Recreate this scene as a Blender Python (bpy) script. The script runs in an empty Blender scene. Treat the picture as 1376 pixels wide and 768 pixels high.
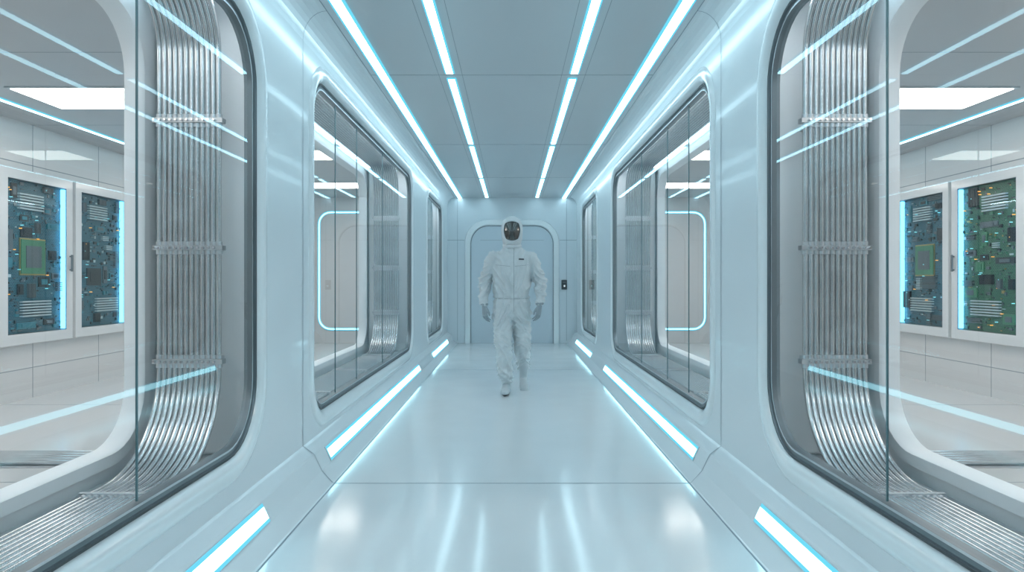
import bpy, bmesh, math, random
from mathutils import Vector, Matrix, noise, bvhtree

C = bpy.context.scene.collection
F_PX = 917.0
CAM_H = 1.18
W = 1.22
ZC = 2.753
YE = 12.9
YB = -3.0
XR = 4.86      # lab outer wall
XI = 1.80      # inner wall of service cavity

# ---------------------------------------------------------------- materials
def sock(b, *names):
    for n in names:
        if n in b.inputs:
            return b.inputs[n]
    return None

def mat(name, col, rough=0.4, metal=0.0, coat=0.0, var=0.04, nscale=3.0, bump=0.0, bscale=60.0, rvar=0.0, spec=0.5, crough=0.08):
    m = bpy.data.materials.new(name); m.use_nodes = True
    nt = m.node_tree; b = nt.nodes["Principled BSDF"]
    b.inputs["Roughness"].default_value = rough
    b.inputs["Metallic"].default_value = metal
    s = sock(b, "Specular IOR Level"); 
    if s: s.default_value = spec
    s = sock(b, "Coat Weight")
    if s: s.default_value = coat
    s = sock(b, "Coat Roughness")
    if s: s.default_value = crough
    tc = nt.nodes.new("ShaderNodeTexCoord")
    nz = nt.nodes.new("ShaderNodeTexNoise"); nz.inputs["Scale"].default_value = nscale
    nz.inputs["Detail"].default_value = 3
    nt.links.new(tc.outputs["Object"], nz.inputs["Vector"])
    rp = nt.nodes.new("ShaderNodeValToRGB")
    rp.color_ramp.elements[0].position = 0.3; rp.color_ramp.elements[1].position = 0.7
    rp.color_ramp.elements[0].color = (*[max(0, c*(1-var)) for c in col], 1)
    rp.color_ramp.elements[1].color = (*[min(1, c*(1+var)) for c in col], 1)
    nt.links.new(nz.outputs["Fac"], rp.inputs["Fac"])
    nt.links.new(rp.outputs["Color"], b.inputs["Base Color"])
    if rvar > 0:
        mr = nt.nodes.new("ShaderNodeMapRange")
        mr.inputs["To Min"].default_value = max(0.02, rough-rvar); mr.inputs["To Max"].default_value = rough+rvar
        nt.links.new(nz.outputs["Fac"], mr.inputs["Value"]); nt.links.new(mr.outputs["Result"], b.inputs["Roughness"])
    if bump > 0:
        n2 = nt.nodes.new("ShaderNodeTexNoise"); n2.inputs["Scale"].default_value = bscale
        nt.links.new(tc.outputs["Object"], n2.inputs["Vector"])
        bp = nt.nodes.new("ShaderNodeBump"); bp.inputs["Strength"].default_value = bump; bp.inputs["Distance"].default_value = 0.01
        nt.links.new(n2.outputs["Fac"], bp.inputs["Height"]); nt.links.new(bp.outputs["Normal"], b.inputs["Normal"])
    return m

def emis(name, col, k):
    m = bpy.data.materials.new(name); m.use_nodes = True
    nt = m.node_tree; nt.nodes.remove(nt.nodes["Principled BSDF"])
    e = nt.nodes.new("ShaderNodeEmission"); e.inputs[0].default_value = (*col, 1); e.inputs[1].default_value = k
    nt.links.new(e.outputs[0], nt.nodes["Material Output"].inputs[0])
    return m

def glass_mat(name, tint, ior=1.55, gain=1.6):
    m = bpy.data.materials.new(name); m.use_nodes = True
    nt = m.node_tree; nt.nodes.remove(nt.nodes["Principled BSDF"])
    t = nt.nodes.new("ShaderNodeBsdfTransparent"); t.inputs[0].default_value = (*tint, 1)
    g = nt.nodes.new("ShaderNodeBsdfGlossy"); g.inputs[0].default_value = (0.80, 0.97, 1, 1); g.inputs["Roughness"].default_value = 0.015
    f = nt.nodes.new("ShaderNodeLayerWeight"); f.inputs["Blend"].default_value = 0.5
    p = nt.nodes.new("ShaderNodeMath"); p.operation = 'POWER'; p.inputs[1].default_value = 4.5
    nt.links.new(f.outputs["Facing"], p.inputs[0])
    a = nt.nodes.new("ShaderNodeMath"); a.operation = 'MULTIPLY_ADD'; a.inputs[1].default_value = 0.58; a.inputs[2].default_value = 0.045
    nt.links.new(p.outputs[0], a.inputs[0])
    mx = nt.nodes.new("ShaderNodeMixShader")
    nt.links.new(a.outputs[0], mx.inputs[0]); nt.links.new(t.outputs[0], mx.inputs[1]); nt.links.new(g.outputs[0], mx.inputs[2])
    nt.links.new(mx.outputs[0], nt.nodes["Material Output"].inputs[0])
    return m

M_WALL = mat("white_gloss_panel", (0.71, 0.745, 0.77), 0.27, coat=0.35, var=0.008, nscale=0.8)
M_LIP = mat("white_moulded_lip", (0.76, 0.785, 0.80), 0.22, coat=0.5, var=0.008)
M_FLOOR = mat("polished_white_floor", (0.69, 0.72, 0.74), 0.155, coat=0.35, var=0.012, nscale=2.5, rvar=0.025, bump=0.008, bscale=25, crough=0.10)
M_CEIL = mat("brushed_ceiling_panel", (0.57, 0.605, 0.63), 0.28, metal=0.2, var=0.01, nscale=1.5)
M_SEAM = mat("panel_seam", (0.25, 0.30, 0.34), 0.5)
M_END = mat("end_wall_paint", (0.69, 0.735, 0.77), 0.35, coat=0.2, var=0.01)
M_DOOR = mat("door_paint", (0.56, 0.625, 0.68), 0.33, coat=0.2, var=0.01)
M_DFRAME = mat("dark_window_frame", (0.19, 0.21, 0.225), 0.35, metal=0.5, var=0.08)
M_RUBBER = mat("rubber_gasket", (0.05, 0.06, 0.065), 0.5)
M_STEEL = mat("steel_pipe", (0.58, 0.595, 0.61), 0.20, metal=1.0, var=0.10, nscale=9)
M_CLAMP = mat("clamp_metal", (0.60, 0.62, 0.64), 0.28, metal=0.9, var=0.1)
M_GLASS = glass_mat("window_glass", (0.97, 0.987, 0.99))
M_CGLASS = glass_mat("cabinet_glass", (0.97, 0.98, 0.98))
M_GEDGE = mat("glass_edge", (0.09, 0.17, 0.19), 0.25)
M_LAB = mat("lab_wall_paint", (0.72, 0.72, 0.72), 0.35, coat=0.15, var=0.01)
M_LABF = mat("lab_floor", (0.70, 0.70, 0.70), 0.2, coat=0.2, var=0.01)
M_LABC = mat("lab_ceiling", (0.54, 0.56, 0.58), 0.45, var=0.01)
M_CAV = mat("cavity_lining", (0.84, 0.85, 0.86), 0.45, metal=0.0, var=0.01)
M_SHELF = mat("cavity_shelf", (0.36, 0.38, 0.40), 0.4, metal=0.3)
E_CEIL = emis("led_strip_cyan_white", (0.59, 0.875, 1.0), 8.4)
E_EDGE = emis("led_strip_glow_edge", (0.18, 0.76, 1.0), 1.0)  # weak cyan rims imitating the glow around the bright cores
E_FLR = emis("led_floor_strip", (0.45, 0.87, 1.0), 6.5)
E_LOOP = emis("led_loop", (0.40, 0.86, 1.0), 3.0)
E_PANEL = emis("lab_panel_light", (1.0, 0.94, 0.88), 8.5)
E_CAVFILL = emis("cavity_fill_emitter", (0.88, 0.95, 1.0), 24.0)  # emitter for the added fill strip in the service cavity
E_CAB = emis("cabinet_led", (0.14, 0.60, 1.0), 4.5)
E_AMB = emis("led_amber", (1.0, 0.5, 0.12), 1.6)
E_DOT = emis("led_cyan_dot", (0.3, 0.9, 1.0), 1.2)
M_HOUS = mat("strip_housing", (0.55, 0.62, 0.66), 0.4)

# ---------------------------------------------------------------- builder
class MB:
    def __init__(s): s.v=[]; s.f=[]; s.m=[]; s.mats=[]
    def mi(s, m):
        if m not in s.mats: s.mats.append(m)
        return s.mats.index(m)
    def face(s, idx, m): s.f.append(tuple(idx)); s.m.append(s.mi(m))
    def box(s, x0,x1,y0,y1,z0,z1,m):
        if x0>x1: x0,x1=x1,x0
        b=len(s.v)
        s.v += [(x0,y0,z0),(x1,y0,z0),(x1,y1,z0),(x0,y1,z0),(x0,y0,z1),(x1,y0,z1),(x1,y1,z1),(x0,y1,z1)]
        for q in [(0,3,2,1),(4,5,6,7),(0,1,5,4),(1,2,6,5),(2,3,7,6),(3,0,4,7)]:
            s.face([b+i for i in q], m)
    def tube(s, pts, rad, m, side=Vector((1,0,0)), n=12, cap=True):
        pts=[Vector(p) for p in pts]
        rad=[(r,r) if not isinstance(r,(tuple,list)) else r for r in rad]
        rings=[]
        N=len(pts)
        tang=[]
        for i in range(N):
            a=pts[max(0,i-1)]; b=pts[min(N-1,i+1)]
            tang.append((b-a).normalized())
        seq=[]
        if cap:
            r=min(rad[0])
            for k in (0.86,0.5): seq.append((pts[0]-tang[0]*r*k, tuple(q*math.sqrt(1-k*k) for q in rad[0]), tang[0]))
        for i in range(N): seq.append((pts[i],rad[i],tang[i]))
        if cap:
            r=min(rad[-1])
            for k in (0.5,0.86): seq.append((pts[-1]+tang[-1]*r*k, tuple(q*math.sqrt(1-k*k) for q in rad[-1]), tang[-1]))
        for (p,r,t) in seq:
            u=(side-t*side.dot(t)).normalized(); w=t.cross(u)
            b=len(s.v)
            for j in range(n):
                a=2*math.pi*j/n
                s.v.append(tuple(p+u*r[0]*math.cos(a)+w*r[1]*math.sin(a)))
            rings.append(b)
        for k in range(len(rings)-1):
            a,b=rings[k],rings[k+1]
            for j in range(n):
                j2=(j+1)%n
                s.face((a+j,a+j2,b+j2,b+j),m)
        s.face([rings[0]+j for j in reversed(range(n))],m)
        s.face([rings[-1]+j for j in range(n)],m)
    def obj(s, name, smooth=False, parent=None, angle=None, fixn=True):
        me=bpy.data.meshes.new(name); me.from_pydata(s.v,[],s.f)
        for m in s.mats: me.materials.append(m)
        for p,i in zip(me.polygons,s.m): p.material_index=i
        if fixn:
            bm=bmesh.new(); bm.from_mesh(me); bmesh.ops.recalc_face_normals(bm,faces=bm.faces); bm.to_mesh(me); bm.free()
        if smooth:
            for p in me.polygons: p.use_smooth=True
            if angle is not None:
                try: me.set_sharp_from_angle(angle=math.radians(angle))
                except Exception: pass
        me.update()
        o=bpy.data.objects.new(name,me); C.objects.link(o)
        if parent: o.parent=parent
        return o

def bevel(o, w, seg=2):
    md=o.modifiers.new("bevel",'BEVEL'); md.width=w; md.segments=seg; md.limit_method='ANGLE'
    return o

def empty(name, loc=(0,0,0)):
    e=bpy.data.objects.new(name,None); e.empty_display_size=0.2; C.objects.link(e); e.location=loc
    return e

def rr(y0,y1,z0,z1,r,off=0.0,n=9):
    y0-=off;y1+=off;z0-=off;z1+=off;r=max(0.005,r+off)
    pts=[]
    for (cy,cz,a0) in [(y1-r,z0+r,-90),(y1-r,z1-r,0),(y0+r,z1-r,90),(y0+r,z0+r,180)]:
        for k in range(n+1):
            a=math.radians(a0+90*k/n); pts.append((cy+r*math.cos(a),cz+r*math.sin(a)))
    return pts

def loft(mb, ringlist):
    prev=None
    for pts,m in ringlist:
        b=len(mb.v); mb.v+=pts; n=len(pts)
        if prev is not None:
            for j in range(n):
                j2=(j+1)%n; mb.face((prev+j,prev+j2,b+j2,b+j),m)
        prev=b
    return prev

def holed_plane(name, outer, holes, to3d, m, thickness_dir=None):
    bm=bmesh.new(); edges=[]
    for loop in [outer]+holes:
        vs=[bm.verts.new(to3d(*p)) for p in loop]
        for i in range(len(vs)): edges.append(bm.edges.new((vs[i],vs[(i+1)%len(vs)])))
    bmesh.ops.triangle_fill(bm,use_beauty=True,use_dissolve=False,edges=edges)
    bmesh.ops.recalc_face_normals(bm,faces=bm.faces)
    me=bpy.data.meshes.new(name); bm.to_mesh(me); bm.free(); me.materials.append(m)
    o=bpy.data.objects.new(name,me); C.objects.link(o); return o

# window modules: y0,y1,z0,z1,r
WIN=[(-0.85,3.28,0.40,2.42,0.32),(4.20,8.30,0.345,2.455,0.25),(9.81,11.90,0.345,2.455,0.25)]
LIP=0.105
ZS=0.215   # top of skirting
ZT=2.585  # bottom of cove
XF=1.035
XCV=1.08
SKIRT=[(XF,0.0),(XF+0.012,0.004),(1.102,0.064),(1.110,0.073),(1.152,0.163),(1.161,0.173),(W-0.012,ZS-0.008),(W,ZS)]

# ---------------------------------------------------------------- corridor shell
mb=MB(); mb.box(-XF,XF,YB,YE,-0.08,0.0,M_FLOOR); mb.obj("floor")
mb=MB(); mb.box(-XCV,XCV,YB,YE,ZC,ZC+0.08,M_CEIL); mb.obj("ceiling")

seam_y=[0.2,3.98,9.06]
for s,side in ((-1,"left"),(1,"right")):
    outer=[(YB,ZS),(YE,ZS),(YE,ZT),(YB,ZT)]
    holes=[rr(a,b,c,d,r,LIP) for a,b,c,d,r in WIN]
    holed_plane("wall_"+side,outer,holes,lambda y,z:(s*W,y,z),M_WALL)
    mb=MB()
    def prof(pts,m,y0=YB,y1=YE):
        for i in range(len(pts)-1):
            b=len(mb.v)
            (xa,za),(xb,zb)=pts[i],pts[i+1]
            mb.v+=[(s*xa,y0,za),(s*xb,y0,zb),(s*xb,y1,zb),(s*xa,y1,za)]
            mb.face((b,b+1,b+2,b+3),m)
    prof(SKIRT,M_WALL)
    mb.box(s*(XF-0.004),s*(XF+0.003),YB,YE,0.0,0.0015,M_SEAM)
    mb.obj("baseboard_"+side,smooth=True,angle=50)
    mb=MB()
    cov=[]
    for k in range(9):
        a=math.radians(90*k/8)
        cov.append((XCV+(W-XCV)*math.sin(a), ZT+(ZC-ZT)*math.cos(a)))
    prof(cov,M_WALL)
    mb.obj("trim_cove_"+side,smooth=True)
    mb=MB()
    for y in seam_y:
        P=SKIRT+[(W,ZT)]+list(reversed(cov))[1:]
        for i in range(len(P)-1):
            (xa,za),(xb,zb)=P[i],P[i+1]
            b=len(mb.v); e=0.0012; u=e if i<len(SKIRT)-1 else 0
            mb.v+=[(s*(xa-e),y-0.0035,za+u),(s*(xb-e),y-0.0035,zb+u),(s*(xb-e),y+0.0035,zb+u),(s*(xa-e),y+0.0035,za+u)]
            mb.face((b,b+1,b+2,b+3),M_SEAM)
    mb.box(s*XCV-0.002,s*XCV+0.002,YB,YE,ZC-0.0015,ZC+0.001,M_SEAM)
    mb.obj("trim_panel_seams_"+side,fixn=False)

mb=MB()
for y in [0.2,3.98,9.06]: mb.box(-XF,XF,y-0.003,y+0.003,-0.01,0.0012,M_SEAM)
mb.obj("trim_floor_seams")
mb=MB()
for y in [0.15,2.65,5.22,7.88,10.4]: mb.box(-XCV,XCV,y-0.003,y+0.003,ZC-0.0015,ZC+0.01,M_SEAM)
for x in (-0.56,-0.38,0.38,0.56): mb.box(x-0.0015,x+0.0015,YB,YE,ZC-0.0012,ZC+0.01,M_SEAM)
mb.obj("trim_ceiling_seams")

# ceiling strips
for s in (-1,1):
    mb=MB()
    mb.box(s*0.938,s*1.028,YB,YE-0.01,ZC-0.012,ZC+0.01,E_EDGE)
    mb.box(s*0.953,s*1.013,YB,YE-0.01,ZC-0.016,ZC-0.0125,E_CEIL)
    mb.obj("ceiling_light_strip")
    segs=[(-2.4,0.07),(0.23,2.57),(2.73,5.15),(5.30,7.80),(7.96,10.32),(10.48,12.8)]
    mb=MB()
    for a,b in segs:
        mb.box(s*0.433,s*0.507,a-0.01,b+0.01,ZC-0.010,ZC+0.01,E_EDGE)
        mb.box(s*0.445,s*0.495,a,b,ZC-0.014,ZC-0.0105,E_CEIL)
    mb.obj("segmented_ceiling_light")
# floor strips
for s in (-1,1):
    for a,b in [(-0.9,3.12),(4.20,8.32),(9.72,11.95)]:
        mb=MB()
        A0=(1.110,0.073); dx,dz=0.042,0.090
        L=math.hypot(dx,dz); nx,nz=-dz/L,dx/L
        def P(t,h): return (A0[0]+dx*t+nx*h, A0[1]+dz*t+nz*h)
        def slab(t0,t1,h0,h1,y0,y1,m):
            p=[P(t0,h0),P(t1,h0),P(t1,h1),P(t0,h1)]
            bb=len(mb.v)
            for y in (y0,y1):
                for q in p: mb.v.append((s*q[0],y,q[1]))
            for q in [(0,1,2,3),(7,6,5,4),(0,4,5,1),(1,5,6,2),(2,6,7,3),(3,7,4,0)]: mb.face([bb+i for i in q],m)
        slab(0.02,0.98,-0.004,0.004,a-0.015,b+0.015,M_HOUS)
        slab(0.05,0.95,0.0042,0.006,a-0.008,b+0.008,E_EDGE)
        slab(0.22,0.78,0.0062,0.009,a,b,E_FLR)
        mb.obj("floor_light_strip")

# ---------------------------------------------------------------- windows
seams={0:[0.4,2.262],1:[4.80,5.46,6.55],2:[10.5,11.2]}
for s in (-1,1):
    for wi,(a,b,c,d,r) in enumerate(WIN):
        mb=MB()
        def ring(off,x): return [(s*x,y,z) for y,z in rr(a,b,c,d,r,off)]
        loft(mb,[(ring(LIP,W),M_LIP),(ring(LIP-0.012,W-0.010),M_LIP),(ring(LIP-0.03,W-0.016),M_LIP),(ring(0.045,W-0.016),M_LIP),
                 (ring(0.022,W-0.010),M_LIP),(ring(0.008,W+0.004),M_LIP),(ring(0.0,W+0.012),M_LIP),
                 (ring(-0.004,W+0.012),M_RUBBER),(ring(-0.006,W+0.004),M_RUBBER),(ring(-0.014,W+0.004),M_RUBBER),
                 (ring(-0.016,W+0.016),M_DFRAME),(ring(-0.032,W+0.020),M_DFRAME),(ring(-0.034,W+0.012),M_CLAMP),(ring(-0.043,W+0.012),M_CLAMP),
                 (ring(-0.045,W+0.03),M_DFRAME),(ring(-0.045,W+0.05),M_DFRAME)])
        loft(mb,[(ring(-0.045,W+0.05),M_DFRAME),(ring(0.09,W+0.05),M_CAV)])
        g=[(s*(W+0.024),y,z) for y,z in rr(a,b,c,d,r,-0.04)]
        bb=len(mb.v); mb.v+=g; mb.face([bb+i for i in range(len(g))],M_GLASS)
        for y in seams[wi]:
            hw_=0.003 if wi==0 else 0.004
            mb.box(s*(W+0.021),s*(W+0.027),y-hw_,y+hw_,c+0.05,d-0.05,M_GEDGE)
        mb.obj("window_%d"%(wi+1+(3 if s>0 else 0)),smooth=True,angle=35,fixn=False)

# ---------------------------------------------------------------- service cavity & labs
for s,side in ((-1,"left"),(1,"right")):
    outer=[(YB,0.0),(YE,0.0),(YE,ZC),(YB,ZC)]
    INN=[(-0.85,3.29,0.42,2.44,0.26),(4.20,8.33,0.42,2.44,0.26),(9.81,11.93,0.42,2.44,0.26)]
    holed_plane("wall_lab_inner_"+side,outer,[rr(*q) for q in INN],lambda y,z:(s*XI,y,z),M_CAV)
    mb=MB()
    for q in INN:
        def rg(off,x): return [(s*x,y,z) for y,z in rr(*q,off)]
        loft(mb,[(rg(0.07,XI-0.001),M_CAV),(rg(0.065,XI-0.02),M_CAV),(rg(0.01,XI-0.025),M_CAV),(rg(0.0,XI-0.01),M_CAV),(rg(0.0,XI+0.07),M_CAV),(rg(0.07,XI+0.07),M_CAV),(rg(0.07,XI+0.001),M_CAV)])
    mb.obj("trim_inner_opening_"+side,smooth=True,angle=35)
    mb=MB(); mb.box(s*(W+0.055),s*(XI-0.027),YB,YE,0.10,0.305,M_SHELF); mb.obj("trim_cavity_shelf_"+side)
    mb=MB(); mb.box(s*(W+0.055),s*(XI-0.027),YB,YE,2.60,2.70,M_CAV); mb.obj("trim_cavity_soffit_"+side)
    mb=MB()
    for a,b in [(YB,-0.95),(3.42,4.08),(8.43,9.69),(12.03,YE)]:
        mb.box(s*(W+0.052),s*(XI-0.026),a,b,0.306,2.599,M_CAV)
    bevel(mb.obj("wall_cavity_pillars_"+side),0.02,3)
    for a,b in [(-0.9,3.3),(4.15,8.35),(9.75,11.95)]:
        mb=MB()
        mb.box(s*1.272,s*1.318,a,b,2.505,2.52,M_HOUS); mb.box(s*1.276,s*1.314,a+0.02,b-0.02,2.50,2.5045,E_CAVFILL)  # front strip is unseen, added to brighten the pipes and lining
        for k in range(4):
            yy=a+0.3+(b-a-0.6)*k/3; mb.box(s*1.29,s*1.30,yy-0.005,yy+0.005,2.52,2.5995,M_HOUS)
        mb.box(s*1.722,s*1.760,a,b,2.56,2.5995,M_HOUS); mb.box(s*1.726,s*1.756,a+0.02,b-0.02,2.555,2.5595,E_CEIL)
        mb.obj("cavity_fill_strip")
    # lab
    mb=MB(); mb.box(s*XI,s*XR,YB,YE,-0.08,0,M_LABF)
    for y in (1.5,4.0,6.5,9.5): mb.box(s*XI,s*XR,y-0.003,y+0.003,-0.01,0.001,M_SEAM)
    mb.obj("floor_lab_"+side)
    mb=MB(); mb.box(s*XI,s*XR,YB,YE,ZC,ZC+0.08,M_LABC)
    for y in (0.8,2.9,4.7,6.9,8.9): mb.box(s*XI,s*XR,y-0.004,y+0.004,ZC-0.001,ZC+0.01,M_SEAM)
    mb.obj("ceiling_lab_"+side)
    mb=MB(); mb.box(s*XR,s*(XR+0.1),YB,YE,0,ZC,M_LAB)
    for y in (3.4,5.05,9.75,11.3): mb.box(s*(XR-0.0015),s*XR,y-0.004,y+0.004,0,ZC,M_SEAM)
    for y in (6.92,8.02): mb.box(s*(XR-0.0015),s*XR,y-0.003,y+0.003,0,0.55,M_SEAM); mb.box(s*(XR-0.0015),s*XR,y-0.003,y+0.003,2.28,ZC,M_SEAM)
    mb.box(s*(XR-0.0015),s*XR,YB,YE,2.34,2.348,M_SEAM)
    mb.box(s*(XR-0.0015),s*XR,YB,YE,0.30,0.307,M_SEAM)
    mb.obj("wall_lab_outer_"+side)
    mb=MB(); mb.box(s*XI,s*XR,YE,YE+0.1,0,ZC,M_LAB)
    mb.obj("wall_lab_end_"+side)
    mb=MB(); mb.box(s*XI,s*XR,YB-0.1,YB,0,ZC,M_LAB); mb.obj("wall_lab_back_"+side)
    for (y0,y1,x0,x1) in [(-0.6,0.0,2.5,4.0),(2.2,2.8,2.5,4.0),(5.55,6.18,2.6,4.08),(8.2,8.8,2.3,3.6),(10.9,11.5,2.1,3.35)]:  # the out-of-view panels are extras added to light the labs
        mb=MB()
        mb.box(s*(x0-0.03),s*(x1+0.03),y0-0.03,y1+0.03,ZC-0.012,ZC+0.01,M_HOUS)
        mb.box(s*x0,s*x1,y0,y1,ZC-0.016,ZC-0.0125,E_PANEL)
        mb.obj("ceiling_panel_light")
    mb=MB(); mb.box(s*4.38,s*4.45,YB,YE-0.1,ZC-0.012,ZC-0.002,E_EDGE); mb.box(s*4.395,s*4.435,YB,YE-0.1,ZC-0.015,ZC-0.0125,E_CEIL); mb.obj("glass_reflection_strip")  # added strip standing in for a light line reflected in the panes
    mb=MB()
    X0,X1,Z0,Z1=2.15,3.64,0.27,2.47
    def rx(off,y): return [(s*px,y,pz) for px,pz in rr(X0,X1,Z0,Z1,0.22,off)]
    loft(mb,[(rx(0.03,YE-0.001),M_LIP),(rx(0.03,YE-0.02),M_LIP),(rx(0.024,YE-0.022),E_EDGE),(rx(0.012,YE-0.022),E_EDGE),(rx(-0.012,YE-0.022),E_LOOP),(rx(-0.024,YE-0.022),E_EDGE),(rx(-0.03,YE-0.02),M_LIP),(rx(-0.03,YE-0.001),M_LIP)])
    mb.obj("doorway_outline_light")
    mb=MB()
    mb.box(s*2.45,s*4.3,4.30,4.62,0.0,0.012,M_CLAMP)
    for k in range(5): mb.tube([(s*2.5,4.34+k*0.06,0.028),(s*4.25,4.34+k*0.06,0.028)],[0.014]*2,M_STEEL,side=Vector((0,0,1)),n=8)
    mb.obj("floor_pipe_tray",smooth=True,angle=40)

# ---------------------------------------------------------------- pipe bundles
NP=12; PX0=1.385; PDX=0.0255
for s in (-1,1):
    for wi,(a,b,c,d,r) in enumerate(WIN):
        mb=MB(); yp=(3.225 if wi==0 else b-0.035); zt,zb=2.535,0.335; RB,RT=0.44,0.28
        ys=a+0.02
        for k in range(NP):
            x=PX0+PDX*k
            pts=[(s*x,ys,zt),(s*x,yp-RT,zt)]
            for j in range(1,9):
                t=math.radians(90*j/8); pts.append((s*x,yp-RT+RT*math.sin(t),zt-RT+RT*math.cos(t)))
            pts.append((s*x,yp,zb+RB))
            for j in range(1,13):
                t=math.radians(90*j/12); pts.append((s*x,yp-RB+RB*math.cos(t),zb+RB-RB*math.sin(t)))
            pts.append((s*x,ys,zb))
            n=14; rings=[]
            N=len(pts); V=[Vector(p) for p in pts]; rad=0.0112
            for i in range(N):
                t=(V[min(N-1,i+1)]-V[max(0,i-1)]).normalized(); u=Vector((1,0,0)); w=t.cross(u)
                bb=len(mb.v); rings.append(bb)
                for j in range(n):
                    q=2*math.pi*j/n; mb.v.append(tuple(V[i]+u*rad*math.cos(q)+w*rad*math.sin(q)))
            for i in range(N-1):
                for j in range(n):
                    j2=(j+1)%n; mb.face((rings[i]+j,rings[i]+j2,rings[i+1]+j2,rings[i+1]+j),M_STEEL)
            for zc in (1.935,1.335,0.80):
                for dz in (-0.021,0.021):
                    mb.tube([(s*x,yp,zc+dz-0.009),(s*x,yp,zc+dz+0.009)],[0.0155]*2,M_CLAMP,n=10,cap=False)
                mb.tube([(s*(x+PDX/2),yp-0.034,zc),(s*(x+PDX/2),yp-0.018,zc)],[0.006]*2,M_STEEL,n=6,cap=False)
            yy=yp-RB-0.12
            while yy>ys:
                for dy in (-0.02,0.02): mb.tube([(s*x,yy+dy-0.008,zb),(s*x,yy+dy+0.008,zb)],[0.0145]*2,M_CLAMP,n=8,cap=False)
                yy-=1.3
        x0,x1=PX0-0.024,PX0+PDX*(NP-1)+0.024
        for zc in (1.935,1.335,0.80):
            mb.box(s*x0,s*x1,yp-0.021,yp+0.021,zc-0.011,zc+0.011,M_CLAMP)
            for xx in (PX0+PDX*2.5,PX0+PDX*8.5):
                mb.box(s*(xx-0.008),s*(xx+0.008),yp+0.021,(3.418 if wi==0 else b+0.128),zc-0.007,zc+0.007,M_CLAMP)
        yy=yp-RB-0.12
        while yy>ys:
            mb.box(s*x0,s*x1,yy-0.009,yy+0.009,0.3055,zb+0.018,M_CLAMP); yy-=1.3
        mb.obj("pipe_bundle",smooth=True,angle=50,fixn=True)

# ---------------------------------------------------------------- circuit cabinets
def board_mat(name,c1,c2,tr):
    m=bpy.data.materials.new(name); m.use_nodes=True; nt=m.node_tree; b=nt.nodes["Principled BSDF"]
    b.inputs["Roughness"].default_value=0.35
    tc=nt.nodes.new("ShaderNodeTexCoord")
    sx=nt.nodes.new("ShaderNodeSeparateXYZ"); cb=nt.nodes.new("ShaderNodeCombineXYZ")
    nt.links.new(tc.outputs["Object"],sx.inputs[0]); nt.links.new(sx.outputs["Y"],cb.inputs[0]); nt.links.new(sx.outputs["Z"],cb.inputs[1])
    br=nt.nodes.new("ShaderNodeTexBrick"); br.inputs["Scale"].default_value=16; br.inputs["Mortar Size"].default_value=0.03
    br.inputs["Color1"].default_value=(*c1,1); br.inputs["Color2"].default_value=(*c2,1); br.inputs["Mortar"].default_value=(*tr,1)
    nt.links.new(cb.outputs[0],br.inputs["Vector"])
    vo=nt.nodes.new("ShaderNodeTexVoronoi"); vo.distance='MANHATTAN'; vo.inputs["Scale"].default_value=38
    nt.links.new(cb.outputs[0],vo.inputs["Vector"])
    rp=nt.nodes.new("ShaderNodeValToRGB"); rp.color_ramp.elements[0].position=0.12; rp.color_ramp.elements[0].color=(*tr,1)
    rp.color_ramp.elements[1].position=0.2; rp.color_ramp.elements[1].color=(*c1,1)
    nt.links.new(vo.outputs["Distance"],rp.inputs[0])
    mx=nt.nodes.new("ShaderNodeMixRGB"); mx.inputs[0].default_value=0.35
    nt.links.new(br.outputs["Color"],mx.inputs[1]); nt.links.new(rp.outputs[0],mx.inputs[2]); nt.links.new(mx.outputs[0],b.inputs["Base Color"])
    return m
B_BLUE=board_mat("board_teal",(0.008,0.055,0.085),(0.012,0.085,0.11),(0.06,0.30,0.40))
B_GREEN=board_mat("board_green",(0.008,0.065,0.04),(0.014,0.11,0.06),(0.10,0.34,0.19))
CH_BLK=mat("chip_black",(0.015,0.02,0.025),0.3)
CH_GRY=mat("heatsink_grey",(0.15,0.18,0.20),0.35,metal=0.6)
CH_GRN=mat("chip_green",(0.06,0.24,0.13),0.35)
CH_TEAL=mat("chip_teal",(0.03,0.21,0.27),0.35)
CH_WHT=mat("connector_white",(0.48,0.60,0.63),0.4)
CH_GLD=mat("contact_gold",(0.5,0.36,0.14),0.3,metal=0.9)
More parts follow.
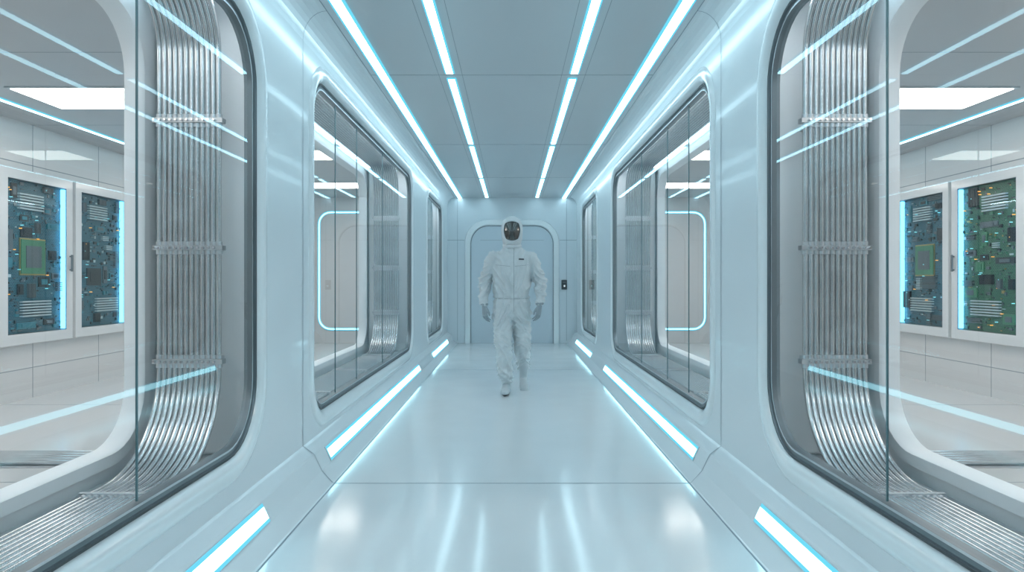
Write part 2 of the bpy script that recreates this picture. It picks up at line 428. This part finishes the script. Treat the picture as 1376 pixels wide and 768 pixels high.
def cabinet(s,y0,y1,z0,z1,bm_,seed,green,bigchip=False):
    rnd=random.Random(seed)
    xf=4.79; xb=4.845
    par=empty("circuit_board_cabinet",(s*4.8,(y0+y1)/2,0.0))
    off=Vector((-s*4.8,-(y0+y1)/2,0))
    def fin(mb,name,**k):
        mb.v=[tuple(Vector(v)+off) for v in mb.v]; return mb.obj(name,parent=par,**k)
    fr=MB(); m=0.105
    A=[(y0-m,z0-m),(y1+m,z0-m),(y1+m,z1+m),(y0-m,z1+m)]; B=[(y0,z0),(y1,z0),(y1,z1),(y0,z1)]
    loft(fr,[([(s*(XR-0.002),y,z) for y,z in A],M_LIP),([(s*xf,y,z) for y,z in A],M_LIP),([(s*xf,y,z) for y,z in B],M_LIP),([(s*(xf+0.005),y,z) for y,z in B],M_DFRAME),([(s*xb,y,z) for y,z in B],M_DFRAME)])
    bevel(fin(fr,"door_frame"),0.006,2)
    h=MB(); yh=y1+0.055; h.box(s*(xf-0.03),s*(xf-0.018),yh-0.012,yh+0.012,1.28,1.46,M_DFRAME)
    h.box(s*(xf-0.02),s*xf,yh-0.008,yh+0.008,1.29,1.305,M_DFRAME); h.box(s*(xf-0.02),s*xf,yh-0.008,yh+0.008,1.435,1.45,M_DFRAME)
    fin(h,"handle")
    bd=MB(); bd.box(s*xb,s*(xb+0.01),y0,y1,z0,z1,bm_)
    def comp(cy,cz,w,hh,t,mm):
        cy0=max(y0+0.01,cy-w/2); cy1=min(y1-0.01,cy+w/2); cz0=max(z0+0.01,cz-hh/2); cz1=min(z1-0.01,cz+hh/2)
        if cy1-cy0<0.003 or cz1-cz0<0.003: return
        bd.box(s*(xb-t),s*xb,cy0,cy1,cz0,cz1,mm)
    G=CH_GRN if green else CH_TEAL
    pal=[CH_BLK,CH_BLK,CH_GRY,G,G,CH_GRY]
    placed=[]
    if bigchip:
        q=(y0+0.40,1.42,0.36,0.36); placed.append(q)
        comp(q[0],q[1],0.37,0.37,0.008,CH_GLD); comp(q[0],q[1],0.34,0.34,0.016,CH_GRN); comp(q[0],q[1],0.22,0.22,0.022,CH_GRY)
    for (cz,w) in ((z1-0.20,0.34),(z0+0.24,0.42)):
        cy=rnd.uniform(y0+0.3,y1-0.3); hh=0.17
        placed.append((cy,cz,w,hh))
        for k in range(6): comp(cy,cz-hh/2+(k+0.5)*hh/6,w,0.014,0.03,CH_WHT)
    for i in range(70):
        w=rnd.choice([0.08,0.12,0.16,0.2,0.26]); hh=rnd.choice([0.06,0.1,0.14,0.2])
        cy=rnd.uniform(y0+w/2,y1-w/2); cz=rnd.uniform(z0+hh/2,z1-hh/2)
        if any(abs(cy-p[0])<(w+p[2])/2+0.01 and abs(cz-p[1])<(hh+p[3])/2+0.01 for p in placed): continue
        placed.append((cy,cz,w,hh)); kind=rnd.random()
        if kind<0.30:
            n=int(hh/0.02)
            for k in range(n): comp(cy,cz-hh/2+(k+0.5)*0.02,w,0.010,0.026,CH_WHT if kind<0.10 else CH_GRY)
        elif kind<0.5:
            n=int(w/0.018)
            for k in range(n): comp(cy-w/2+(k+0.5)*0.018,cz,0.009,hh,0.026,CH_GRY if kind<0.42 else CH_BLK)
        else:
            comp(cy,cz,w,hh,0.012,rnd.choice([CH_BLK,CH_BLK,CH_GRY,G])); comp(cy,cz,w*0.55,hh*0.55,0.017,rnd.choice([CH_BLK,CH_GRY,G]))
    for i in range(360):
        w=rnd.choice([0.008,0.014,0.02,0.035,0.05]); hh=rnd.choice([0.006,0.01,0.018,0.03])
        cy=rnd.uniform(y0,y1); cz=rnd.uniform(z0,z1)
        if any(abs(cy-p[0])<(w+p[2])/2 and abs(cz-p[1])<(hh+p[3])/2 for p in placed): continue
        comp(cy,cz,w,hh,rnd.uniform(0.004,0.015),rnd.choice(pal+pal+[CH_GLD if green else CH_GRY,CH_WHT]))
    for i in range(34 if green else 20):
        comp(rnd.uniform(y0,y1),rnd.uniform(z0,z1),0.008,0.008,0.028,E_AMB if rnd.random()<(0.6 if green else 0.35) else E_DOT)
    fin(bd,"circuit_board")
    l=MB(); l.box(s*(xf+0.012),s*(xb-0.004),y1-0.026,y1-0.002,z0+0.01,z1-0.01,E_CAB)
    l.box(s*(xf+0.012),s*(xb-0.02),y0+0.002,y0+0.008,z0+0.01,z1-0.01,E_CAB)
    fin(l,"light_bar")
    g=MB(); x=s*(xf+0.004); g.v+=[(x,y0,z0),(x,y1,z0),(x,y1,z1),(x,y0,z1)]; g.face((0,1,2,3),M_CGLASS); fin(g,"glass_front")
cabinet(-1,6.49,7.34,0.66,2.165,B_BLUE,3,False,True)
cabinet(-1,7.60,8.44,0.66,2.165,B_BLUE,8,False)
cabinet(1,6.49,7.34,0.66,2.165,B_GREEN,21,True)
cabinet(1,7.60,8.44,0.66,2.165,B_BLUE,34,False,True)

# ---------------------------------------------------------------- end wall & door
mb=MB()
cov=[(XCV+(W-XCV)*math.sin(math.radians(90*k/8)), ZT+(ZC-ZT)*math.cos(math.radians(90*k/8))) for k in range(9)]
P=[(-XF,0)]+SKIRT+list(reversed(cov))
P=P+[(-x,z) for x,z in cov]+[(-x,z) for x,z in reversed(SKIRT[1:])]
b=len(mb.v); mb.v+=[(x,YE,z) for x,z in P]; mb.face([b+i for i in range(len(P))],M_END)
mb.box(-W,-0.90,YE-0.002,YE,1.945,1.952,M_SEAM); mb.box(0.90,W,YE-0.002,YE,1.945,1.952,M_SEAM)
for x in (-1.03,1.03): mb.box(x-0.003,x+0.003,YE-0.002,YE,0.05,1.945,M_SEAM)
for x in (-1.03,1.03): mb.box(x-0.003,x+0.003,YE-0.002,YE,1.952,2.7,M_SEAM)
mb.obj("wall_end")
def arch(hw,zt,r,y,n=10):
    p=[(-hw,y,0.0)]
    for k in range(n+1):
        a=math.radians(180-90*k/n); p.append((-hw+r+r*math.cos(a),y,zt-r+r*math.sin(a)))
    for k in range(n+1):
        a=math.radians(90-90*k/n); p.append((hw-r+r*math.cos(a),y,zt-r+r*math.sin(a)))
    p.append((hw,y,0.0)); return p
mb=MB()
prev=None
for pts,m in [(arch(0.89,2.33,0.42,YE-0.001),M_END),(arch(0.885,2.325,0.42,YE-0.03),M_LIP),(arch(0.80,2.24,0.36,YE-0.035),M_LIP),(arch(0.785,2.225,0.35,YE-0.02),M_LIP),(arch(0.77,2.21,0.335,YE-0.003),M_SEAM)]:
    b=len(mb.v); mb.v+=pts; n=len(pts)
    if prev is not None:
        for j in range(n-1): mb.face((prev+j,prev+j+1,b+j+1,b+j),m)
    prev=b
b=len(mb.v); pts=arch(0.768,2.206,0.335,YE-0.008); mb.v+=pts; mb.face([b+i for i in range(len(pts))],M_DOOR)
mb.box(-0.002,0.002,YE-0.0095,YE-0.008,0,2.2,M_SEAM)
mb.box(-0.60,0.60,YE-0.0095,YE-0.008,1.945,1.950,M_SEAM)
mb.obj("door_1",smooth=True,angle=30)
mb=MB(); mb.box(-XF,XF,YB-0.1,YB,0,ZC,M_END); mb.obj("wall_back")
par=empty("door_access_reader",(0.985,YE-0.01,1.10))
mb=MB(); mb.box(-0.052,0.052,-0.025,0.009,-0.085,0.095,M_RUBBER); bevel(mb.obj("housing",parent=par),0.008,2)
mb=MB(); mb.box(-0.01,0.018,-0.028,-0.0255,-0.035,0.0,emis("reader_display",(0.8,0.95,1),0.8)); mb.obj("display",parent=par)
mb=MB(); mb.box(-0.03,0.03,-0.027,-0.0255,0.045,0.06,M_DFRAME); mb.obj("keypad",parent=par)

# ---------------------------------------------------------------- cleanroom worker
M_SUIT=mat("cleanroom_suit_fabric",(0.58,0.605,0.625),0.7,var=0.03,nscale=14,bump=0.15,bscale=45,spec=0.3)
M_SUITS=mat("suit_seam",(0.28,0.32,0.35),0.7)
M_BOOT=mat("boot_cover",(0.48,0.52,0.55),0.55,bump=0.1,bscale=40)
M_SOLE=mat("boot_sole",(0.05,0.06,0.07),0.6)
M_GLOVE=mat("glove_rubber",(0.27,0.31,0.34),0.45,var=0.05,nscale=30)
M_VIS=mat("visor_mirror",(0.12,0.12,0.115),0.14,metal=0.85,var=0.15,nscale=9)
M_VRIM=mat("visor_rim",(0.05,0.055,0.06),0.4)

def remesh(mb,name,vox,smooth_it=6):
    o=mb.obj(name)
    md=o.modifiers.new("r",'REMESH'); md.mode='VOXEL'; md.voxel_size=vox
    sm=o.modifiers.new("s",'SMOOTH'); sm.iterations=smooth_it; sm.factor=0.5
    dg=bpy.context.evaluated_depsgraph_get(); dg.update()
    me=bpy.data.meshes.new_from_object(o.evaluated_get(dg))
    m=mb.mats[0]
    bpy.data.objects.remove(o)
    me.materials.clear(); me.materials.append(m)
    for p in me.polygons: p.use_smooth=True; p.material_index=0
    me.name=name
    return me

def place(me,name,par):
    o=bpy.data.objects.new(name,me); C.objects.link(o); o.parent=par; return o

PY=7.2
worker=empty("cleanroom_worker",(0,PY,0))
b=MB()
def body(lst):
    pts=[(l[4] if len(l)>4 else 0.0,l[3] if len(l)>3 else 0.0,l[0]) for l in lst]
    rings=[]; n=28
    for (x,y,z),l in zip(pts,lst):
        bb=len(b.v); rings.append(bb)
        for j in range(n):
            a=2*math.pi*j/n; ca,sa=math.cos(a),math.sin(a)
            e=0.88
            b.v.append((x+l[1]*math.copysign(abs(ca)**e,ca),y+l[2]*math.copysign(abs(sa)**e,sa),z))
    for k in range(len(rings)-1):
        for j in range(n):
            j2=(j+1)%n; b.face((rings[k]+j,rings[k]+j2,rings[k+1]+j2,rings[k+1]+j),M_SUIT)
    b.face([rings[0]+j for j in reversed(range(n))],M_SUIT); b.face([rings[-1]+j for j in range(n)],M_SUIT)
body([(0.76,0.10,0.09,0.01),(0.80,0.165,0.125,0.01),(0.88,0.192,0.14,0.01),(0.96,0.190,0.135),(1.03,0.180,0.126),(1.12,0.188,0.130),(1.25,0.205,0.138,-0.005),(1.36,0.216,0.134),(1.43,0.205,0.118,0.005),(1.475,0.168,0.102,0.01),(1.51,0.118,0.098,0.01),(1.545,0.092,0.093,0.0),(1.60,0.085,0.09,-0.005)])
body([(1.545,0.075,0.085,-0.005),(1.575,0.096,0.112,-0.01),(1.63,0.108,0.128,-0.01),(1.70,0.115,0.137,-0.005),(1.76,0.112,0.135,0.0),(1.81,0.094,0.115,0.0),(1.842,0.064,0.08,0.0),(1.858,0.030,0.035,0.0)])
SX=Vector((1,0,0))
for sx,el,wr in ((-1,(-0.292,0.035,1.165),(-0.292,-0.035,0.945)),(1,(0.302,-0.005,1.165),(0.288,-0.115,0.955))):
    sh=Vector((sx*0.190,0.005,1.415)); el=Vector(el); wr=Vector(wr)
    mid=sh.lerp(el,0.5); m2=el.lerp(wr,0.5)
    b.tube([sh,sh.lerp(el,0.22)+Vector((sx*0.012,0,0)),mid,el,m2,wr],[(0.078,0.09),(0.078,0.088),(0.070,0.078),(0.066,0.072),(0.060,0.064),(0.042,0.045)],M_SUIT,side=SX,n=20)
fk=Vector((-0.092,-0.075,0.50)); fa=Vector((-0.062,-0.045,0.15))
bk=Vector((0.112,0.03,0.50)); ba=Vector((0.116,0.30,0.255))
fh=Vector((-0.098,0.01,0.84)); bh=Vector((0.100,0.01,0.84))
b.tube([fh,fh.lerp(fk,0.4),fk,fk.lerp(fa,0.5),fk.lerp(fa,0.88),fa],[(0.108,0.13),(0.102,0.12),(0.088,0.098),(0.080,0.09),(0.078,0.084),(0.064,0.07)],M_SUIT,side=SX,n=22)
b.tube([bh,bh.lerp(bk,0.4),bk,bk.lerp(ba,0.5),bk.lerp(ba,0.88),ba],[(0.108,0.13),(0.100,0.12),(0.086,0.098),(0.079,0.088),(0.076,0.082),(0.064,0.066)],M_SUIT,side=SX,n=22)
me=remesh(b,"suit",0.0075,4)
def gs(v,c,w): return math.exp(-((v-c)/w)**2)
def rdg(n,k=3.2,p=1.6): 
    return max(0.0,1-k*abs(n))**p
nrm=[v.normal.copy() for v in me.vertices]
for v,nn in zip(me.vertices,nrm):
    x,y,z=v.co
    if z>1.57: 
        d=0.0015*noise.noise(Vector((x*12,y*12,z*12))); v.co+=nn*d; continue
    arm = abs(x)>0.235 and z<1.45
    wx=0.25*noise.noise(Vector((x*4,y*4,z*4+9)))
    if arm:
        sgn=1 if x>0 else -1
        q1=Vector((x*5*sgn+3.1+wx,y*5,z*17+sgn*x*14+wx*6)); q2=Vector((x*12,y*10+5,z*30-sgn*x*18+wx*8))
        a1=0.007+0.013*gs(z,1.16,0.11)+0.010*gs(z,1.0,0.06); a2=0.005+0.006*gs(z,1.1,0.15)
    elif z>1.0:
        q1=Vector((x*9+1.7,y*5,z*7-abs(x)*16+wx*6)); q2=Vector((x*22+wx*5,y*10,z*9))
        a1=0.010+0.007*gs(z,1.12,0.10)+0.008*gs(abs(x),0.19,0.05); a2=0.004+0.009*gs(z,1.03,0.07)
    elif z>0.66:
        q1=Vector((x*7,y*6,z*13+abs(x)*22+wx*7)); q2=Vector((x*24+4,y*10,z*12+wx*6))
        a1=0.008+0.012*gs(z,0.80,0.09); a2=0.005+0.007*gs(z,0.96,0.05)
    else:
        q1=Vector((x*6+2,y*4,z*15+x*10+wx*8)); q2=Vector((x*14,y*9,z*26-x*16+wx*9))
        a1=0.008+0.010*gs(z,0.48,0.12)+0.012*gs(z,0.22,0.09); a2=0.005+0.007*gs(z,0.24,0.10)
    r1=rdg(noise.noise(q1)); r2=rdg(noise.noise(q2))
    v.co+=nn*(a1*(r1-0.35)*1.25+a2*(r2-0.35))
    if not arm: v.co-=nn*0.009*gs(z,0.995,0.012)
me.update()
place(me,"suit",worker)
bv=bvhtree.BVHTree.FromPolygons([v.co.copy() for v in me.vertices],[tuple(p.vertices) for p in me.polygons])
def onfront(x,z,o=0.002):
    h=bv.ray_cast(Vector((x,-1.0,z)),Vector((0,1,0)))
    return (Vector((x,h[0].y-o,z)) if h[0] else Vector((x,-0.13,z)))
def ribbon(pts,hw,name,m,o=0.004):
    q=MB(); P=[]
    for i,(x,z) in enumerate(pts):
        a=pts[max(0,i-1)]; c=pts[min(len(pts)-1,i+1)]
        t=Vector((c[0]-a[0],c[1]-a[1])).normalized(); n=Vector((-t.y,t.x))
        L=onfront(x+n.x*hw,z+n.y*hw,o); R=onfront(x-n.x*hw,z-n.y*hw,o)
        bb=len(q.v); q.v+=[tuple(L+Vector((0,0.006,0))),tuple(L),tuple(R),tuple(R+Vector((0,0.006,0)))]
        if i:
            for k in range(3): q.face((bb-4+k,bb-3+k,bb+1+k,bb+k),m)
    q.obj(name,smooth=True,parent=worker,angle=60)
lin=lambda a,b_,n:[(a[0]+(b_[0]-a[0])*k/n,a[1]+(b_[1]-a[1])*k/n) for k in range(n+1)]
ribbon(lin((0.004,1.53),(0.004,0.86),60),0.013,"zip_placket",M_SUIT,0.004)
ribbon(lin((0.019,1.53),(0.019,0.86),60),0.0022,"placket_seam",M_SUITS,0.003)
ribbon(lin((-0.17,1.345),(-0.02,1.33),14),0.0018,"yoke_seam_right",M_SUITS,0.002)
ribbon(lin((0.03,1.33),(0.17,1.345),14),0.0018,"yoke_seam_left",M_SUITS,0.002)
ribbon(lin((-0.17,0.995),(0.17,0.995),30),0.0022,"waist_seam",M_SUITS,0.002)
ribbon(lin((0.07,1.405),(0.125,1.403),4),0.008,"chest_tag",M_SOLE,0.003)
def torus(c,rx,ry,r,name,m,tilt=0.0,n=36):
    q=MB(); rings=[]
    for i in range(n):
        a=2*math.pi*i/n; ca,sa=math.cos(a),math.sin(a); bb=len(q.v); rings.append(bb)
        for j in range(8):
            t=2*math.pi*j/8
            q.v.append((c[0]+(rx+r*math.cos(t))*ca,c[1]+(ry+r*math.cos(t))*sa,c[2]+1.5*r*math.sin(t)+tilt*sa))
    for i in range(n):
        i2=(i+1)%n
        for j in range(8): q.face((rings[i]+j,rings[i]+(j+1)%8,rings[i2]+(j+1)%8,rings[i2]+j),m)
    return q.obj(name,smooth=True,parent=worker)
torus((0,0.0,1.548),0.090,0.096,0.012,"collar",M_SUIT,0.012)
def visor():
    q=MB(); nu,nv=22,22; hw,hh,zc=0.080,0.095,1.695
    def surf(u,v,o):
        a=u*math.sqrt(1-0.32*v*v); c=v*math.sqrt(1-0.32*u*u)
        taper=1.0-0.12*max(0,-c)
        x=hw*a*taper; z=zc+hh*c
        y=-0.005-0.150*math.sqrt(max(0.0,1-(x/0.128)**2))*(1-0.10*c*c)+0.012*max(0,c)
        return Vector((x,y-o,z))
    g=[[None]*(nv+1) for _ in range(nu+1)]
    for i in range(nu+1):
        for j in range(nv+1):
            g[i][j]=len(q.v); q.v.append(tuple(surf(-1+2*i/nu,-1+2*j/nv,0.004)))
    for i in range(nu):
        for j in range(nv): q.face((g[i][j],g[i+1][j],g[i+1][j+1],g[i][j+1]),M_VIS)
    q.obj("visor",smooth=True,parent=worker)
    per=[(-1+2*k/20,-1) for k in range(20)]+[(1,-1+2*k/20) for k in range(20)]+[(1-2*k/20,1) for k in range(20)]+[(-1,1-2*k/20) for k in range(20)]
    for r,nm,m,o,sc in ((0.0045,"visor_seal",M_VRIM,0.004,1.0),(0.0115,"hood_brim",M_SUIT,-0.003,1.10)):
        q=MB(); pts=[surf(u*sc,v*sc,o) for u,v in per]; N=len(pts); rings=[]
        for i in range(N):
            t=(pts[(i+1)%N]-pts[i-1]).normalized(); w=Vector((0,-1,0)); w=(w-t*w.dot(t)).normalized(); u=t.cross(w)
            bb=len(q.v); rings.append(bb)
            for j in range(8):
                a=2*math.pi*j/8; q.v.append(tuple(pts[i]+u*r*math.cos(a)+w*r*math.sin(a)))
        for i in range(N):
            i2=(i+1)%N
            for j in range(8): q.face((rings[i]+j,rings[i]+(j+1)%8,rings[i2]+(j+1)%8,rings[i2]+j),m)
        q.obj(nm,smooth=True,parent=worker)
visor()
def hand(sx,wrist,rotz,swing,name):
    q=MB()
    q.tube([(0,0,0.03),(0,0,0.0),(0,0,-0.03),(0,-0.001,-0.065),(0,0,-0.092)],[(0.026,0.030),(0.023,0.028),(0.019,0.037),(0.018,0.043),(0.014,0.041)],M_GLOVE,side=SX,n=18)
    specs=[(-0.034,0.088,(0.034,0.024,0.020),0.0092,-0.10),(-0.0115,0.094,(0.038,0.027,0.022),0.0095,-0.02),(0.0115,0.091,(0.035,0.025,0.021),0.009,0.05),(0.033,0.083,(0.028,0.019,0.018),0.008,0.14)]
    for w,l,seg,r,spr in specs:
        p=Vector((0.0,w*0.9,-l+0.02)); pts=[p.copy()]; p=Vector((0,w,-l)); pts.append(p.copy()); ang=math.radians(14)
        for k,L in enumerate(seg):
            d=Vector((math.sin(ang),spr*math.cos(ang),-math.cos(ang))).normalized(); p=p+d*L; pts.append(p.copy()); ang+=math.radians([24,20,0][k])
        q.tube(pts,[r*1.05,r*1.08,r,r*0.93,r*0.8],M_GLOVE,side=Vector((0,1,0)),n=12)
    q.tube([(0.004,-0.018,-0.022),(0.012,-0.040,-0.048),(0.018,-0.053,-0.078),(0.022,-0.054,-0.104)],[0.016,0.0135,0.0115,0.0095],M_GLOVE,side=SX,n=12)
    me=remesh(q,name,0.0026,3)
    Mx=Matrix.Scale(-1 if sx>0 else 1,4,Vector((1,0,0)))
    R=Matrix.Rotation(rotz,4,'Z')@Matrix.Rotation(swing,4,'X')
    me.transform(Matrix.Translation(Vector(wrist))@R@Mx)
    if sx>0: me.flip_normals()
    o=place(me,name,worker)
hand(-1,(-0.292,-0.042,0.915),math.radians(35),math.radians(-8),"glove_right")
hand(1,(0.287,-0.128,0.925),math.radians(-35),math.radians(-14),"glove_left")
torus((-0.292,-0.038,0.935),0.036,0.038,0.007,"cuff_right",M_SUITS)
torus((0.287,-0.120,0.945),0.036,0.038,0.007,"cuff_left",M_SUITS)
def boot(name,loc,pitch,yaw,shaft_tilt,pivot=None):
    q=MB()
    q.tube([(0,0.065,0.045),(0,0.02,0.055),(0,-0.05,0.052),(0,-0.11,0.042),(0,-0.165,0.036),(0,-0.195,0.030)],
           [(0.036,0.044),(0.042,0.055),(0.044,0.050),(0.050,0.040),(0.049,0.034),(0.038,0.026)],M_BOOT,side=SX,n=20)
    q.tube([(0,0.01,0.06),(0,0.015,0.12),(0,0.015+math.sin(shaft_tilt)*0.1,0.12+math.cos(shaft_tilt)*0.1)],[(0.045,0.058),(0.049,0.055),(0.056,0.058)],M_BOOT,side=SX,n=20)
    me=remesh(q,name,0.005,4)
    for v in me.vertices:
        if v.co.z<0.006: v.co.z=0.0
    me.materials.append(M_SOLE)
    for p in me.polygons:
        if p.center.z<0.020: p.material_index=1
    R=Matrix.Translation(Vector((0,-0.12,0)))@Matrix.Rotation(pitch,4,'X')@Matrix.Translation(Vector((0,0.12,0)))
    me.transform(Matrix.Translation(Vector(loc))@Matrix.Rotation(yaw,4,'Z')@R)
    place(me,name,worker)
boot("boot_right",(-0.060,-0.03,0.0),0.0,math.radians(-4),math.radians(-3))
boot("boot_left",(0.118,0.335,0.0),math.radians(34),math.radians(5),math.radians(2))

# ---------------------------------------------------------------- world, camera
w=bpy.data.worlds.new("world"); bpy.context.scene.world=w; w.use_nodes=True
w.node_tree.nodes["Background"].inputs[0].default_value=(0.6,0.8,0.9,1); w.node_tree.nodes["Background"].inputs[1].default_value=0.3
cam=bpy.data.cameras.new("camera"); co=bpy.data.objects.new("camera",cam); C.objects.link(co)
cam.sensor_width=36; cam.lens=F_PX/1376*36; cam.shift_y=-7/1376; cam.clip_start=0.05
co.location=(0,0,CAM_H); co.rotation_euler=(math.radians(90),0,0)
bpy.context.scene.camera=co
vs=bpy.context.scene.view_settings
vs.view_transform='Standard'
vs.exposure=-0.06
